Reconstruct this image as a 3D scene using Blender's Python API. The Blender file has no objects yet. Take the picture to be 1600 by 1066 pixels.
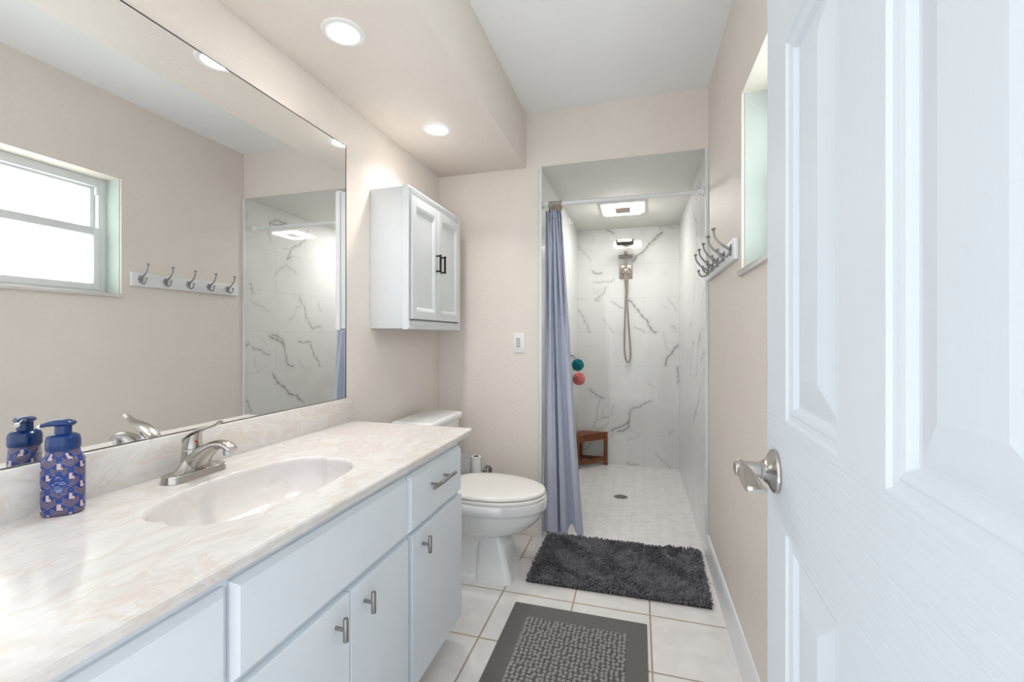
import bpy, bmesh, math, random
import numpy as np
from mathutils import Vector, noise as mnoise
random.seed(7); rng = np.random.default_rng(7)
S = bpy.context.scene; COL = S.collection
PI = math.pi; rad = math.radians

# ---------------------------------------------------------------- camera, world, exposure
cam_d = bpy.data.cameras.new('camera'); cam = bpy.data.objects.new('camera', cam_d); COL.objects.link(cam)
cam_d.sensor_width = 36.0; cam_d.lens = 36.0*689.0/1600.0; cam_d.clip_start = 0.02
cam.location = (1.176, 0.0, 1.155); cam.rotation_euler = (rad(90), 0, rad(16.04))
cam_d.shift_y = -7.0/1600.0
S.camera = cam
W = bpy.data.worlds.new('daylight'); S.world = W; W.use_nodes = True
W.node_tree.nodes['Background'].inputs[0].default_value = (0.93, 0.97, 1.0, 1)
W.node_tree.nodes['Background'].inputs[1].default_value = 0.50
SUN = bpy.data.lights.new('daylight_sun', 'SUN'); SUN.energy = 3.3; SUN.angle = rad(8); SUN.color = (1, .99, .96)
sun_o = bpy.data.objects.new('daylight_sun', SUN); COL.objects.link(sun_o); sun_o.location = (4, 3, 4)
sun_o.rotation_euler = Vector((-1.0, -.35, -.75)).to_track_quat('-Z', 'Y').to_euler()   # from outside, onto the window glass
S.view_settings.view_transform = 'Standard'; S.view_settings.look = 'None'
S.view_settings.gamma = 1.0; S.view_settings.use_curve_mapping = False
S.view_settings.exposure = 1.80
LAMP = 8.0           # downlight lens radiance
LAMP_W, SPREAD = .70, 120   # downlight beam
PANEL = 13.5          # shower ceiling panel radiance

# ---------------------------------------------------------------- materials
def srgb(r, g, b):
    f = lambda c: (c/255/12.92) if c/255 <= .04045 else ((c/255+.055)/1.055)**2.4
    return (f(r), f(g), f(b), 1)
class NT:
    def __init__(s, name):
        s.m = bpy.data.materials.new(name); s.m.use_nodes = True
        s.t = s.m.node_tree; s.b = s.t.nodes['Principled BSDF']; s.out = s.t.nodes['Material Output']
    def n(s, typ, **kw):
        x = s.t.nodes.new(typ)
        for k, v in kw.items():
            if k.startswith('i_'):
                key = k[2:]; key = int(key) if key.isdigit() else key.replace('_', ' ')
                x.inputs[key].default_value = v
            else: setattr(x, k, v)
        return x
    def l(s, a, b): s.t.links.new(a, b)
    def math(s, op, a, b=None, c=None):
        x = s.t.nodes.new('ShaderNodeMath'); x.operation = op
        for i, v in enumerate((a, b, c)):
            if v is None: continue
            if isinstance(v, (int, float)): x.inputs[i].default_value = v
            else: s.l(v, x.inputs[i])
        return x.outputs[0]
    def co(s): return s.n('ShaderNodeTexCoord').outputs['Object']
    def mapped(s, scale, rot=(0, 0, 0), src=None):
        m = s.n('ShaderNodeMapping'); m.inputs['Scale'].default_value = scale; m.inputs['Rotation'].default_value = rot
        s.l(src or s.co(), m.inputs[0]); return m.outputs[0]
    def noise(s, scale, detail=3, rough=.5, dist=0, vec=None):
        x = s.n('ShaderNodeTexNoise'); x.inputs['Scale'].default_value = scale; x.inputs['Detail'].default_value = detail
        x.inputs['Roughness'].default_value = rough; x.inputs['Distortion'].default_value = dist
        s.l(vec or s.co(), x.inputs['Vector']); return x.outputs['Fac']
    def ramp(s, fac, stops):
        r = s.n('ShaderNodeValToRGB'); e = r.color_ramp.elements
        while len(e) < len(stops): e.new(.5)
        for k, (p, c) in enumerate(stops): e[k].position = p; e[k].color = c
        s.l(fac, r.inputs[0]); return r.outputs[0]
    def mix(s, fac, a, b, mode='MIX'):
        x = s.n('ShaderNodeMix'); x.data_type = 'RGBA'; x.blend_type = mode
        for v, i in ((fac, 0), (a, 6), (b, 7)):
            if isinstance(v, (int, float, tuple)): x.inputs[i].default_value = v
            else: s.l(v, x.inputs[i])
        return x.outputs[2]
    def bump(s, h, strength=.3, dist=.001):
        x = s.n('ShaderNodeBump'); x.inputs['Strength'].default_value = strength; x.inputs['Distance'].default_value = dist
        s.l(h, x.inputs['Height']); s.l(x.outputs[0], s.b.inputs['Normal']); return x
    def base(s, c): s.l(c, s.b.inputs['Base Color'])
    def set(s, color=None, rough=None, metal=None, **kw):
        if color: s.b.inputs['Base Color'].default_value = color
        if rough is not None: s.b.inputs['Roughness'].default_value = rough
        if metal is not None: s.b.inputs['Metallic'].default_value = metal
        for k, v in kw.items(): s.b.inputs[k.replace('_', ' ')].default_value = v
        return s
def plain(name, color, rough=.5, metal=0, var=.04, vscale=8, bump=0, bscale=200, **kw):
    t = NT(name).set(color, rough, metal, **kw)
    if var:
        f = t.noise(vscale, 4)
        lo = tuple(c*(1-var) for c in color[:3])+(1,); hi = tuple(min(1, c*(1+var)) for c in color[:3])+(1,)
        t.base(t.ramp(f, [(.3, lo), (.7, hi)]))
    if bump: t.bump(t.noise(bscale, 2), bump, .001)
    return t.m
MT = {}
def orange_peel(name, col, strength=.35):
    t = NT(name).set(col, .55)
    f = t.noise(3, 3); t.base(t.ramp(f, [(.3, tuple(c*.98 for c in col[:3])+(1,)), (.7, tuple(c*1.02 for c in col[:3])+(1,))]))
    a = t.noise(75, 2, .5, .6); b = t.ramp(a, [(.42, (0, 0, 0, 1)), (.62, (1, 1, 1, 1))])
    t.bump(b, strength, .0016); return t.m
MT['wall'] = orange_peel('beige wall paint', srgb(232, 223, 215), .30)
MT['ceiling'] = orange_peel('white ceiling paint', srgb(246, 247, 248), .12)
MT['shower_paint'] = orange_peel('shower ceiling paint', srgb(222, 222, 216), .1)
MT['reveal'] = plain('window reveal paint', srgb(192, 200, 196), .95, bump=.1, Specular_IOR_Level=.05)
MT['white_paint'] = plain('white trim paint', srgb(232, 234, 236), .35, var=.02)
MT['vanity'] = plain('pale blue grey cabinet paint', srgb(225, 232, 239), .42, var=.015, bump=.05, bscale=120)
MT['cabinet_white'] = plain('white lacquer', srgb(219, 222, 225), .4, var=.015)
MT['kick'] = plain('toe kick board', srgb(196, 180, 164), .6, var=.08, vscale=20)
MT['porcelain'] = plain('glazed porcelain', srgb(236, 238, 240), .08, var=.01, Coat_Weight=.6)
MT['seat'] = plain('toilet seat plastic', srgb(240, 238, 234), .22, var=.01)
MT['mirror'] = NT('mirror silvering').set((.93, .94, .93, 1), .0, 1).m
MT['dark_edge'] = plain('mirror edge', srgb(60, 62, 60), .4, var=.1)
MT['black'] = plain('matte black metal', srgb(30, 30, 30), .4, .6, var=.1)
MT['blue_plastic'] = plain('glossy navy plastic', srgb(14, 52, 110), .15, var=.05)
MT['white_plastic'] = plain('white plastic', srgb(238, 238, 238), .3, var=.01)
MT['grey_plastic'] = plain('grey buttons', srgb(150, 160, 172), .4, var=.05)
MT['paper'] = plain('toilet tissue', srgb(240, 240, 240), .9, var=.02, bump=.3, bscale=300)
MT['cardboard'] = plain('cardboard tube', srgb(110, 92, 80), .9, var=.1)
MT['dark'] = plain('dark grille', srgb(190, 176, 168), .6, var=.1)
MT['red'] = plain('red indicator', srgb(190, 20, 30), .3, var=.02)
MT['chrome'] = plain('polished chrome', srgb(200, 202, 205), .1, 1, var=.02)
MT['pewter'] = plain('antique pewter', srgb(150, 150, 152), .28, 1, var=.15, vscale=60)
MT['rings'] = plain('bronze ring metal', srgb(150, 135, 115), .3, 1, var=.1)
MT['shower_metal'] = plain('brushed shower nickel', srgb(172, 162, 150), .28, 1, var=.08, vscale=30)
MT['nozzle'] = plain('spray face rubber', srgb(82, 76, 70), .6, .3, var=.3, vscale=160)
MT['teal'] = plain('teal mesh', srgb(0, 128, 140), .7, var=.3, vscale=40)
MT['coral'] = plain('coral mesh', srgb(245, 140, 138), .7, var=.2, vscale=40)
def brushed(name, col, rough, axis):
    t = NT(name).set(col, rough, 1)
    sc = [8, 8, 8]; sc[axis] = 900
    f = t.noise(1, 2, vec=t.mapped(tuple(sc)))
    t.l(t.math('MULTIPLY_ADD', f, .12, rough-.06), t.b.inputs['Roughness'])
    t.base(t.ramp(f, [(.3, tuple(c*.96 for c in col[:3])+(1,)), (.7, col)])); return t.m
MT['nickel'] = brushed('brushed nickel', srgb(190, 186, 181), .24, 2)
MT['steel'] = brushed('brushed steel pulls', srgb(160, 158, 154), .3, 1)
def teak():
    t = NT('teak').set(rough=.5)
    f = t.noise(6, 6, .6, 1.2, t.mapped((4, 4, 30)))
    t.base(t.ramp(f, [(.3, srgb(78, 40, 18)), (.7, srgb(150, 88, 46))])); t.bump(f, .2, .001); return t.m
MT['teak'] = teak()
def emit(name, col, st):
    t = NT(name); e = t.n('ShaderNodeEmission', i_Color=col, i_Strength=st)
    t.l(e.outputs[0], t.out.inputs[0]); return t.m
MT['lamp'] = emit('downlight lens', (1, .95, .89, 1), LAMP)
MT['panel'] = emit('light panel', (1, .98, .96, 1), PANEL)
def frosted():
    t = NT('frosted glass')
    f = t.noise(260, 2)
    tr = t.n('ShaderNodeBsdfTranslucent', i_Color=(.94, .985, .965, 1)); gl = t.n('ShaderNodeBsdfGlossy', i_Roughness=.3)
    mx = t.n('ShaderNodeMixShader', i_0=.05); t.l(tr.outputs[0], mx.inputs[1]); t.l(gl.outputs[0], mx.inputs[2])
    bp = t.n('ShaderNodeBump', i_Strength=.3, i_Distance=.0006); t.l(f, bp.inputs['Height'])
    t.l(bp.outputs[0], tr.inputs['Normal']); t.l(mx.outputs[0], t.out.inputs[0]); return t.m
MT['frosted'] = frosted()
def cultured(name, amt, base, tan, grey):
    t = NT(name).set(rough=.2, Specular_IOR_Level=.35, Coat_Weight=.06, Coat_Roughness=.07)
    vec = t.mapped((3.2, 1.5, 3.2), (0, 0, rad(20)))
    w = t.noise(2.2, 3, .5, 0, vec)
    off = t.n('ShaderNodeVectorMath', operation='SCALE'); off.inputs[3].default_value = 1.4
    nv = t.n('ShaderNodeTexNoise'); nv.inputs['Scale'].default_value = 1.8; nv.inputs['Detail'].default_value = 3; t.l(vec, nv.inputs[0])
    t.l(nv.outputs['Color'], off.inputs[0])
    add = t.n('ShaderNodeVectorMath', operation='ADD'); t.l(vec, add.inputs[0]); t.l(off.outputs[0], add.inputs[1])
    f = t.noise(2.3, 6, .6, 1.5, add.outputs[0]); g = t.noise(1.7, 7, .6, 2.2, add.outputs[0])
    c1 = t.ramp(f, [(.40, base), (.50, tuple(x*.97 for x in base[:3])+(1,)), (.56, tan), (.63, base)])
    c2 = t.ramp(g, [(.44, (0, 0, 0, 1)), (.52, (1, 1, 1, 1)), (.6, (0, 0, 0, 1))])
    t.base(t.mix(amt, base, t.mix(t.math('MULTIPLY', c2, .55), c1, grey))); return t.m
MT['counter'] = cultured('cultured marble', .75, srgb(227, 223, 220), srgb(215, 201, 190), srgb(208, 203, 200))
MT['basin'] = cultured('cultured marble basin', .35, srgb(228, 223, 221), srgb(214, 202, 193), srgb(216, 210, 208))
def floor_tile():
    t = NT('ceramic floor tile').set(rough=.25)
    sx = t.n('ShaderNodeSeparateXYZ'); t.l(t.co(), sx.inputs[0])
    def edge(o, off, p):
        a = t.math('DIVIDE', t.math('SUBTRACT', o, off), p); fr = t.math('FRACT', a)
        return t.math('MULTIPLY', t.math('SUBTRACT', .5, t.math('ABSOLUTE', t.math('SUBTRACT', fr, .5))), p), t.math('FLOOR', a)
    ex, ix = edge(sx.outputs[0], .585-3.18, .318); ey, iy = edge(sx.outputs[1], 1.591-6.44, .322)
    d = t.math('MINIMUM', ex, ey)
    m = t.ramp(t.math('DIVIDE', d, .01), [(.30, (1, 1, 1, 1)), (.44, (0, 0, 0, 1))])
    f = t.noise(9, 5, .6, .5); c = t.ramp(f, [(.35, srgb(236, 234, 232)), (.65, srgb(226, 223, 221))])
    t.base(t.mix(m, c, srgb(172, 158, 144)))
    t.l(t.math('MULTIPLY_ADD', m, .5, .22), t.b.inputs['Roughness'])
    t.bump(t.math('SUBTRACT', t.math('MULTIPLY', f, .15), m), .4, .002); return t.m
MT['floor'] = floor_tile()
def picket():
    t = NT('elongated hex mosaic').set(rough=.3)
    sx = t.n('ShaderNodeSeparateXYZ'); t.l(t.co(), sx.inputs[0])
    X = t.math('DIVIDE', sx.outputs[0], .105); Y = t.math('DIVIDE', sx.outputs[1], .055)
    def hexd(ox, oy):
        # lattice of period (1.5, 1)
        a = t.math('DIVIDE', t.math('ADD', X, 10.5+ox), 1.5); px = t.math('MULTIPLY', t.math('SUBTRACT', t.math('FRACT', a), .5), 1.5)
        b = t.math('ADD', Y, 20.0+oy); py = t.math('SUBTRACT', t.math('FRACT', b), .5)
        ax = t.math('ABSOLUTE', px); ay = t.math('ABSOLUTE', py)
        return t.math('MAXIMUM', ay, t.math('ADD', t.math('MULTIPLY', ax, 1.0), t.math('MULTIPLY_ADD', ay, .5, -.0)))
    # true distance to cell edge: min over the two staggered lattices
    h1 = hexd(0, 0); h2 = hexd(.75, .5)
    d = t.math('MINIMUM', h1, h2)
    g = t.ramp(d, [(.462, (0, 0, 0, 1)), (.49, (1, 1, 1, 1))])
    f = t.noise(14, 4); c = t.ramp(f, [(.35, srgb(240, 239, 237)), (.65, srgb(231, 229, 227))])
    t.base(t.mix(t.math('MULTIPLY', g, .5), c, srgb(196, 192, 186))); t.bump(t.math('SUBTRACT', 1., g), .2, .001); return t.m
MT['picket'] = picket()
def attr_mat(name, rough, bump=0, bscale=300, **kw):
    t = NT(name).set(rough=rough, **kw); a = t.n('ShaderNodeAttribute'); a.attribute_name = 'Col'; t.base(a.outputs['Color'])
    if bump: t.bump(t.noise(bscale, 2), bump, .001)
    return t.m
MT['marble'] = attr_mat('polished marble tile', .06)
MT['bottle'] = attr_mat('printed bottle', .15)
MT['rug_field'] = attr_mat('woven loop rug', .95)
def fabric():
    t = NT('heathered waffle curtain').set(rough=.85)
    uv = t.n('ShaderNodeUVMap').outputs[0]
    m = t.n('ShaderNodeMapping'); m.inputs['Scale'].default_value = (150, 230, 1); t.l(uv, m.inputs[0])
    v = t.n('ShaderNodeTexVoronoi', i_Scale=1.0); v.distance = 'MANHATTAN'; v.inputs['Randomness'].default_value = .15; t.l(m.outputs[0], v.inputs['Vector'])
    f = t.noise(700, 2)
    c = t.ramp(f, [(.3, srgb(200, 206, 226)), (.7, srgb(226, 231, 243))])
    t.base(t.mix(.35, c, t.ramp(v.outputs['Distance'], [(.2, srgb(230, 235, 246)), (.7, srgb(190, 196, 218))])))
    t.bump(v.outputs['Distance'], .45, .0015)
    tr = t.n('ShaderNodeBsdfTranslucent', i_Color=srgb(212, 218, 240)); mx = t.n('ShaderNodeMixShader', i_0=.18)
    t.l(t.b.outputs[0], mx.inputs[1]); t.l(tr.outputs[0], mx.inputs[2]); t.l(mx.outputs[0], t.out.inputs[0]); return t.m
MT['fabric'] = fabric()
MT['shag'] = plain('charcoal chenille', srgb(104, 104, 108), .95, var=.35, vscale=25)
MT['shag_base'] = plain('charcoal backing', srgb(52, 52, 54), .95, var=.2, vscale=60)
MT['rug_border'] = plain('charcoal woven border', srgb(106, 104, 102), .95, var=.18, vscale=420, bump=.5, bscale=700)
def door_grain(name, axis):
    t = NT(name).set(srgb(217, 224, 231), .58)
    sc = [1.2, 1.2, 1.2]
    if axis == 'h': v = t.mapped((2.0, 2.0, 260))
    else: v = t.mapped((240, 240, 2.0))
    f = t.noise(1, 3, .55, .35, v)
    t.bump(f, .8 if axis == 'h' else .12, .0016); return t.m
MT['door_h'] = door_grain('door paint crosswise grain', 'h'); MT['door_v'] = door_grain('door paint upright grain', 'v')

# ---------------------------------------------------------------- mesh helpers
class G:
    def __init__(s): s.v = []; s.f = []; s.mi = []
    def add(s, verts, faces, mi=0):
        o = len(s.v); s.v += [tuple(map(float, p)) for p in verts]; s.f += [tuple(i+o for i in f) for f in faces]; s.mi += [mi]*len(faces); return s
    def box(s, x0, x1, y0, y1, z0, z1, bev=.002, seg=2, mi=0):
        bm = bmesh.new(); bmesh.ops.create_cube(bm, size=1)
        for v in bm.verts: v.co = ((x0+x1)/2+v.co.x*(x1-x0), (y0+y1)/2+v.co.y*(y1-y0), (z0+z1)/2+v.co.z*(z1-z0))
        if bev: bmesh.ops.bevel(bm, geom=bm.edges[:], offset=bev, segments=seg, affect='EDGES', profile=.5)
        bm.verts.index_update(); s.add([v.co for v in bm.verts], [[v.index for v in f.verts] for f in bm.faces], mi); bm.free(); return s
    def loft(s, rings, cap0=True, cap1=True, mi=0, closed=True):
        n = len(rings[0]); vs = [p for r in rings for p in r]; fs = []
        for i in range(len(rings)-1):
            for j in range(n if closed else n-1):
                k = (j+1) % n; fs.append((i*n+j, i*n+k, (i+1)*n+k, (i+1)*n+j))
        if cap0: fs.append(tuple(range(n))[::-1])
        if cap1: fs.append(tuple(range((len(rings)-1)*n, len(rings)*n)))
        return s.add(vs, fs, mi)
    def lathe(s, c, prof, axis='z', n=32, mi=0, cap0=True, cap1=True):
        rings = []
        for r, h in prof:
            ring = []
            for k in range(n):
                a = 2*PI*k/n; u, w = r*math.cos(a), r*math.sin(a)
                ring.append({'z': (c[0]+u, c[1]+w, c[2]+h), 'x': (c[0]+h, c[1]+u, c[2]+w), 'y': (c[0]+w, c[1]+h, c[2]+u)}[axis])
            rings.append(ring)
        return s.loft(rings, cap0, cap1, mi)
    def tube(s, pts, r, n=12, mi=0, flat=None, cap=True, up=None):
        P = [Vector(p) for p in pts]; rr = r if isinstance(r, (list, tuple)) else [r]*len(P); rings = []
        ref = Vector(up) if up else None
        for i, p in enumerate(P):
            d = (P[min(i+1, len(P)-1)]-P[max(i-1, 0)]).normalized()
            if ref is None: ref = Vector((0, 0, 1)) if abs(d.z) < .9 else Vector((1, 0, 0))
            u = (ref-d*ref.dot(d)).normalized(); w = d.cross(u)
            if not up: ref = u
            q = flat[i] if flat else 1
            rings.append([p+u*(rr[i]*q*math.cos(2*PI*k/n))+w*(rr[i]*math.sin(2*PI*k/n)) for k in range(n)])
        return s.loft(rings, cap, cap, mi)
    def rod(s, a, b, r, n=16, mi=0): return s.tube([a, b], r, n, mi)
    def rings_rect(s, P, s0, s1, z0, z1, prof, mi=0, cap=True):
        rings = [[P(s0+i, z0+i, d), P(s1-i, z0+i, d), P(s1-i, z1-i, d), P(s0+i, z1-i, d)] for i, d in prof]
        return s.loft(rings, False, cap, mi)
    def sphere(s, c, r, n=16, m=10, sc=(1, 1, 1), mi=0):
        rings = []
        for i in range(1, m):
            t = PI*i/m; rings.append([(c[0]+sc[0]*r*math.sin(t)*math.cos(2*PI*k/n), c[1]+sc[1]*r*math.sin(t)*math.sin(2*PI*k/n), c[2]-sc[2]*r*math.cos(t)) for k in range(n)])
        return s.loft(rings, True, True, mi)
    def build(s, name, mat, parent=None, local=False, angle=35, smooth=True, fixn=True):
        me = bpy.data.meshes.new(name); org = Vector((0, 0, 0))
        if parent is not None and not local:
            p = parent
            while p.parent: p = p.parent
            org = p.location
        me.from_pydata([(x-org[0], y-org[1], z-org[2]) for x, y, z in s.v], [], s.f)
        for m in (mat if isinstance(mat, (list, tuple)) else [mat]): me.materials.append(MT[m] if isinstance(m, str) else m)
        if any(s.mi): me.polygons.foreach_set('material_index', s.mi)
        if fixn:
            bm = bmesh.new(); bm.from_mesh(me); bmesh.ops.recalc_face_normals(bm, faces=bm.faces); bm.to_mesh(me); bm.free()
        if smooth:
            me.polygons.foreach_set('use_smooth', [True]*len(me.polygons)); me.set_sharp_from_angle(angle=rad(angle))
        me.update(); o = bpy.data.objects.new(name, me); COL.objects.link(o)
        if parent is not None: o.parent = parent
        return o
def tag(o, label=None, cat=None, group=None, kind=None):
    for k, v in (('label', label), ('category', cat), ('group', group), ('kind', kind)):
        if v: o[k] = v
    return o
def thing(name, label, cat, loc, rotz=0, group=None):
    o = bpy.data.objects.new(name, None); COL.objects.link(o); o.location = loc; o.rotation_euler = (0, 0, rotz); o.empty_display_size = .05
    return tag(o, label, cat, group)
def dup(root, loc, label, rotz=None):
    r = root.copy(); COL.objects.link(r); r.location = loc; r['label'] = label
    if rotz is not None: r.rotation_euler = (0, 0, rotz)
    for ch in list(root.children):
        c = ch.copy(); COL.objects.link(c); c.parent = r
        for g in list(ch.children):
            d = g.copy(); COL.objects.link(d); d.parent = c
    return r
def smoothpath(pts, n=8):
    P = [np.array(p, float) for p in pts]; out = []
    for i in range(len(P)-1):
        a, b, c, d = P[max(i-1, 0)], P[i], P[i+1], P[min(i+2, len(P)-1)]
        for k in range(n):
            t = k/n; out.append(.5*((2*b)+(-a+c)*t+(2*a-5*b+4*c-d)*t*t+(-a+3*b-3*c+d)*t**3))
    out.append(P[-1]); return [tuple(p) for p in out]
def interp(ts, vals, t): return float(np.interp(t, ts, vals))
def set_colors(o, cols):
    a = o.data.color_attributes.new('Col', 'FLOAT_COLOR', 'POINT')
    c = np.ones((len(cols), 4), np.float32); c[:, :3] = cols; a.data.foreach_set('color', c.ravel())
lin = lambda r, g, b: np.array(srgb(r, g, b)[:3])

# ---------------------------------------------------------------- the room
ST = 'structure'
XR, YB, YS = 1.522, 2.477, 4.10          # right wall, end wall, shower end wall
ZC, ZS = 2.445, 2.13                     # ceiling, soffit and shower ceiling
XJ, XT = .63, 1.513                      # shower jamb, shower tile face on the right
YF = .09                                 # doorway wall, room side
def slab(name, boxes, mat, bev=0, **kw):
    g = G()
    for b in boxes: g.box(*b, bev=bev)
    return tag(g.build(name, mat, **kw), kind=ST)
slab('floor', [(-.15, 1.75, -1.2, 2.505, -.1, 0)], 'floor')
slab('ceiling', [(-.15, 1.75, -.15, 2.62, ZC, ZC+.1)], 'ceiling')
slab('wall_left', [(-.12, 0, YF, YB+.12, 0, ZC)], 'wall')
slab('wall_back', [(-.12, XJ-.0125, YB, YB+.12, 0, ZC), (XJ-.0125, XR, YB, YB+.12, ZS+.002, ZC)], 'wall')
WY0, WY1, WZ0, WZ1, WX = .80, 1.707, 1.378, 2.005, XR+.20
slab('wall_right', [(XR, WX, YF, WY0, 0, ZC), (XR, WX, WY1, 4.22, 0, ZC), (XR, WX, WY0, WY1, 0, WZ0), (XR, WX, WY0, WY1, WZ1, ZC)], 'wall')
slab('ceiling_soffit', [(0, .55, YF, YB, ZS, ZC)], 'wall', bev=.003)
slab('shower_ceiling', [(XJ-.1, XR+.1, YB+.12, YS+.1, ZS, ZS+.1), (XJ-.0125, XT, YB+.001, YB+.12, ZS, ZS+.002)], 'shower_paint')
slab('shower_floor', [(XJ-.1, XR, 2.505, YS+.1, -.1, -.004)], 'picket')
slab('trim_threshold', [(XJ-.0, XT, 2.505, 2.575, -.05, .006)], 'white_paint', bev=.004)
VEIN_BACK=[(1.00,[(1.377,2.073),(1.337,2.048),(1.272,1.983),(1.232,1.93),(1.118,1.817)]),
(0.50,[(1.377,2.073),(1.305,1.981),(1.232,1.916)]),
(0.50,[(1.351,2.123),(1.383,2.08)]),
(0.35,[(1.318,2.132),(1.403,2.13),(1.48,2.1)]),
(1.00,[(1.084,1.477),(1.111,1.47),(1.165,1.396),(1.232,1.311),(1.298,1.2),(1.324,1.189)]),
(0.50,[(1.245,1.256),(1.324,1.193)]),
(0.60,[(0.621,1.427),(0.679,1.346),(0.722,1.26),(0.739,1.188)]),
(0.60,[(0.94,1.471),(1.002,1.427),(1.04,1.412)]),
(0.90,[(0.768,1.754),(0.786,1.735),(0.814,1.728),(0.849,1.737)]),
(0.60,[(0.779,1.653),(0.863,1.658),(0.933,1.652),(0.961,1.676)]),
(0.70,[(0.894,1.607),(0.863,1.544),(0.793,1.488),(0.835,1.487)]),
(0.35,[(0.772,1.603),(0.8,1.552),(0.849,1.594)]),
(0.80,[(0.898,2.129),(0.933,2.112),(0.957,2.089)]),
(0.50,[(0.643,1.991),(0.679,1.945),(0.751,1.863)]),
(0.40,[(0.856,1.323),(0.905,1.258),(0.961,1.187)]),
(0.60,[(1.145,1.236),(1.192,1.221),(1.229,1.189)]),
(1.00,[(1.516,1.088),(1.454,1.008),(1.409,0.953),(1.4,0.898)]),
(0.40,[(1.516,1.088),(1.467,1.056),(1.442,1.022)]),
(0.35,[(1.377,1.186),(1.396,1.104),(1.422,1.035)]),
(0.40,[(1.426,1.487),(1.467,1.432),(1.487,1.377)]),
(0.60,[(1.448,1.241),(1.47,1.243),(1.487,1.216)]),
(0.30,[(0.614,1.507),(0.708,1.502)]),
(0.30,[(0.779,2.076),(0.765,2.013)]),
(0.30,[(1.364,1.434),(1.429,1.391)]),
(0.25,[(0.665,1.079),(0.807,1.073)]),
(0.80,[(1.499,0.886),(1.512,0.832),(1.503,0.75)]),
(0.90,[(0.743,0.669),(0.792,0.63),(0.868,0.589)]),
(0.50,[(0.83,0.571),(0.808,0.482),(0.81,0.4)]),
(0.60,[(0.781,0.321),(0.787,0.366),(0.846,0.402),(0.916,0.422)]),
(0.40,[(0.911,0.372),(0.878,0.327),(0.814,0.307)]),
(1.00,[(0.932,0.297),(0.985,0.327),(1.043,0.352),(1.085,0.387),(1.095,0.404)]),
(0.80,[(1.095,0.404),(1.101,0.485),(1.132,0.519),(1.194,0.532),(1.271,0.583)]),
(1.00,[(0.99,0.293),(1.048,0.309),(1.09,0.344),(1.095,0.398)]),
(0.50,[(0.937,0.248),(0.964,0.304)]),
(0.40,[(1.075,0.214),(1.184,0.264)]),
(0.60,[(1.08,0.02),(1.101,-0.0),(1.173,0.011)]),
(0.50,[(1.321,0.124),(1.407,0.045),(1.446,0.001)]),
(0.50,[(1.432,0.3),(1.476,0.334)]),
(0.40,[(0.937,0.439),(0.964,0.533)]),
(0.40,[(0.857,0.474),(0.862,0.43)]),
(0.30,[(1.225,0.779),(1.306,0.697)]),
(0.30,[(1.08,0.333),(1.184,0.28)]),
(0.60,[(0.688,0.111),(0.748,0.17),(0.781,0.216)])]
VEIN_RIGHT=[(0.80,[(2.692,2.009),(2.773,2.054),(2.857,2.05),(2.793,2.018),(2.692,2.006)]),
(0.50,[(2.692,2.009),(2.696,1.867)]),
(0.70,[(3.098,2.056),(3.05,1.949),(2.945,1.885),(2.868,1.773)]),
(0.40,[(2.825,1.844),(2.945,1.885)]),
(0.70,[(2.991,1.489),(3.062,1.381),(3.123,1.26),(3.148,1.224),(3.264,1.236)]),
(0.40,[(3.026,1.431),(2.878,1.278)]),
(1.00,[(2.692,1.161),(2.773,1.128),(2.835,1.078)]),
(0.90,[(2.722,1.169),(2.814,1.136),(2.84,1.078)]),
(0.80,[(2.835,1.078),(2.857,0.953),(2.934,0.915)]),
(0.80,[(2.991,1.115),(3.123,1.113),(3.173,0.99),(3.238,0.895)]),
(0.70,[(2.533,1.085),(2.615,1.06),(2.692,1.018)]),
(1.00,[(2.722,0.873),(2.773,0.796),(2.878,0.71),(3.05,0.601)]),
(0.40,[(2.524,1.417),(2.597,1.384),(2.692,1.343)]),
(0.70,[(2.524,1.538),(2.533,1.516),(2.545,1.472)]),
(0.40,[(2.846,1.724),(2.968,1.658)]),
(0.50,[(3.225,1.445),(3.264,1.374)]),
(0.50,[(2.752,1.629),(2.857,1.718)]),
(0.80,[(2.868,1.769),(2.911,1.79)]),
(0.40,[(2.991,0.963),(3.038,0.9)]),
(0.30,[(2.597,1.153),(2.663,1.082)]),
(0.30,[(2.56,1.016),(2.587,0.891)]),
(0.80,[(2.463,1.071),(2.515,1.1)]),
(0.70,[(2.463,0.716),(2.506,0.688),(2.527,0.616)]),
(0.40,[(2.489,1.369),(2.454,1.345)]),
(0.40,[(2.497,2.036),(2.48,1.979)])]
def jitter(pl, lev, amp):
    P = [np.array(p) for p in pl]
    for _ in range(lev):
        Q = [P[0]]
        for a, b in zip(P, P[1:]):
            d = b-a; nrm = np.array([-d[1], d[0]]); Q += [(a+b)/2+nrm*rng.normal(0, amp), b]
        P = Q
    return P
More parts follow.
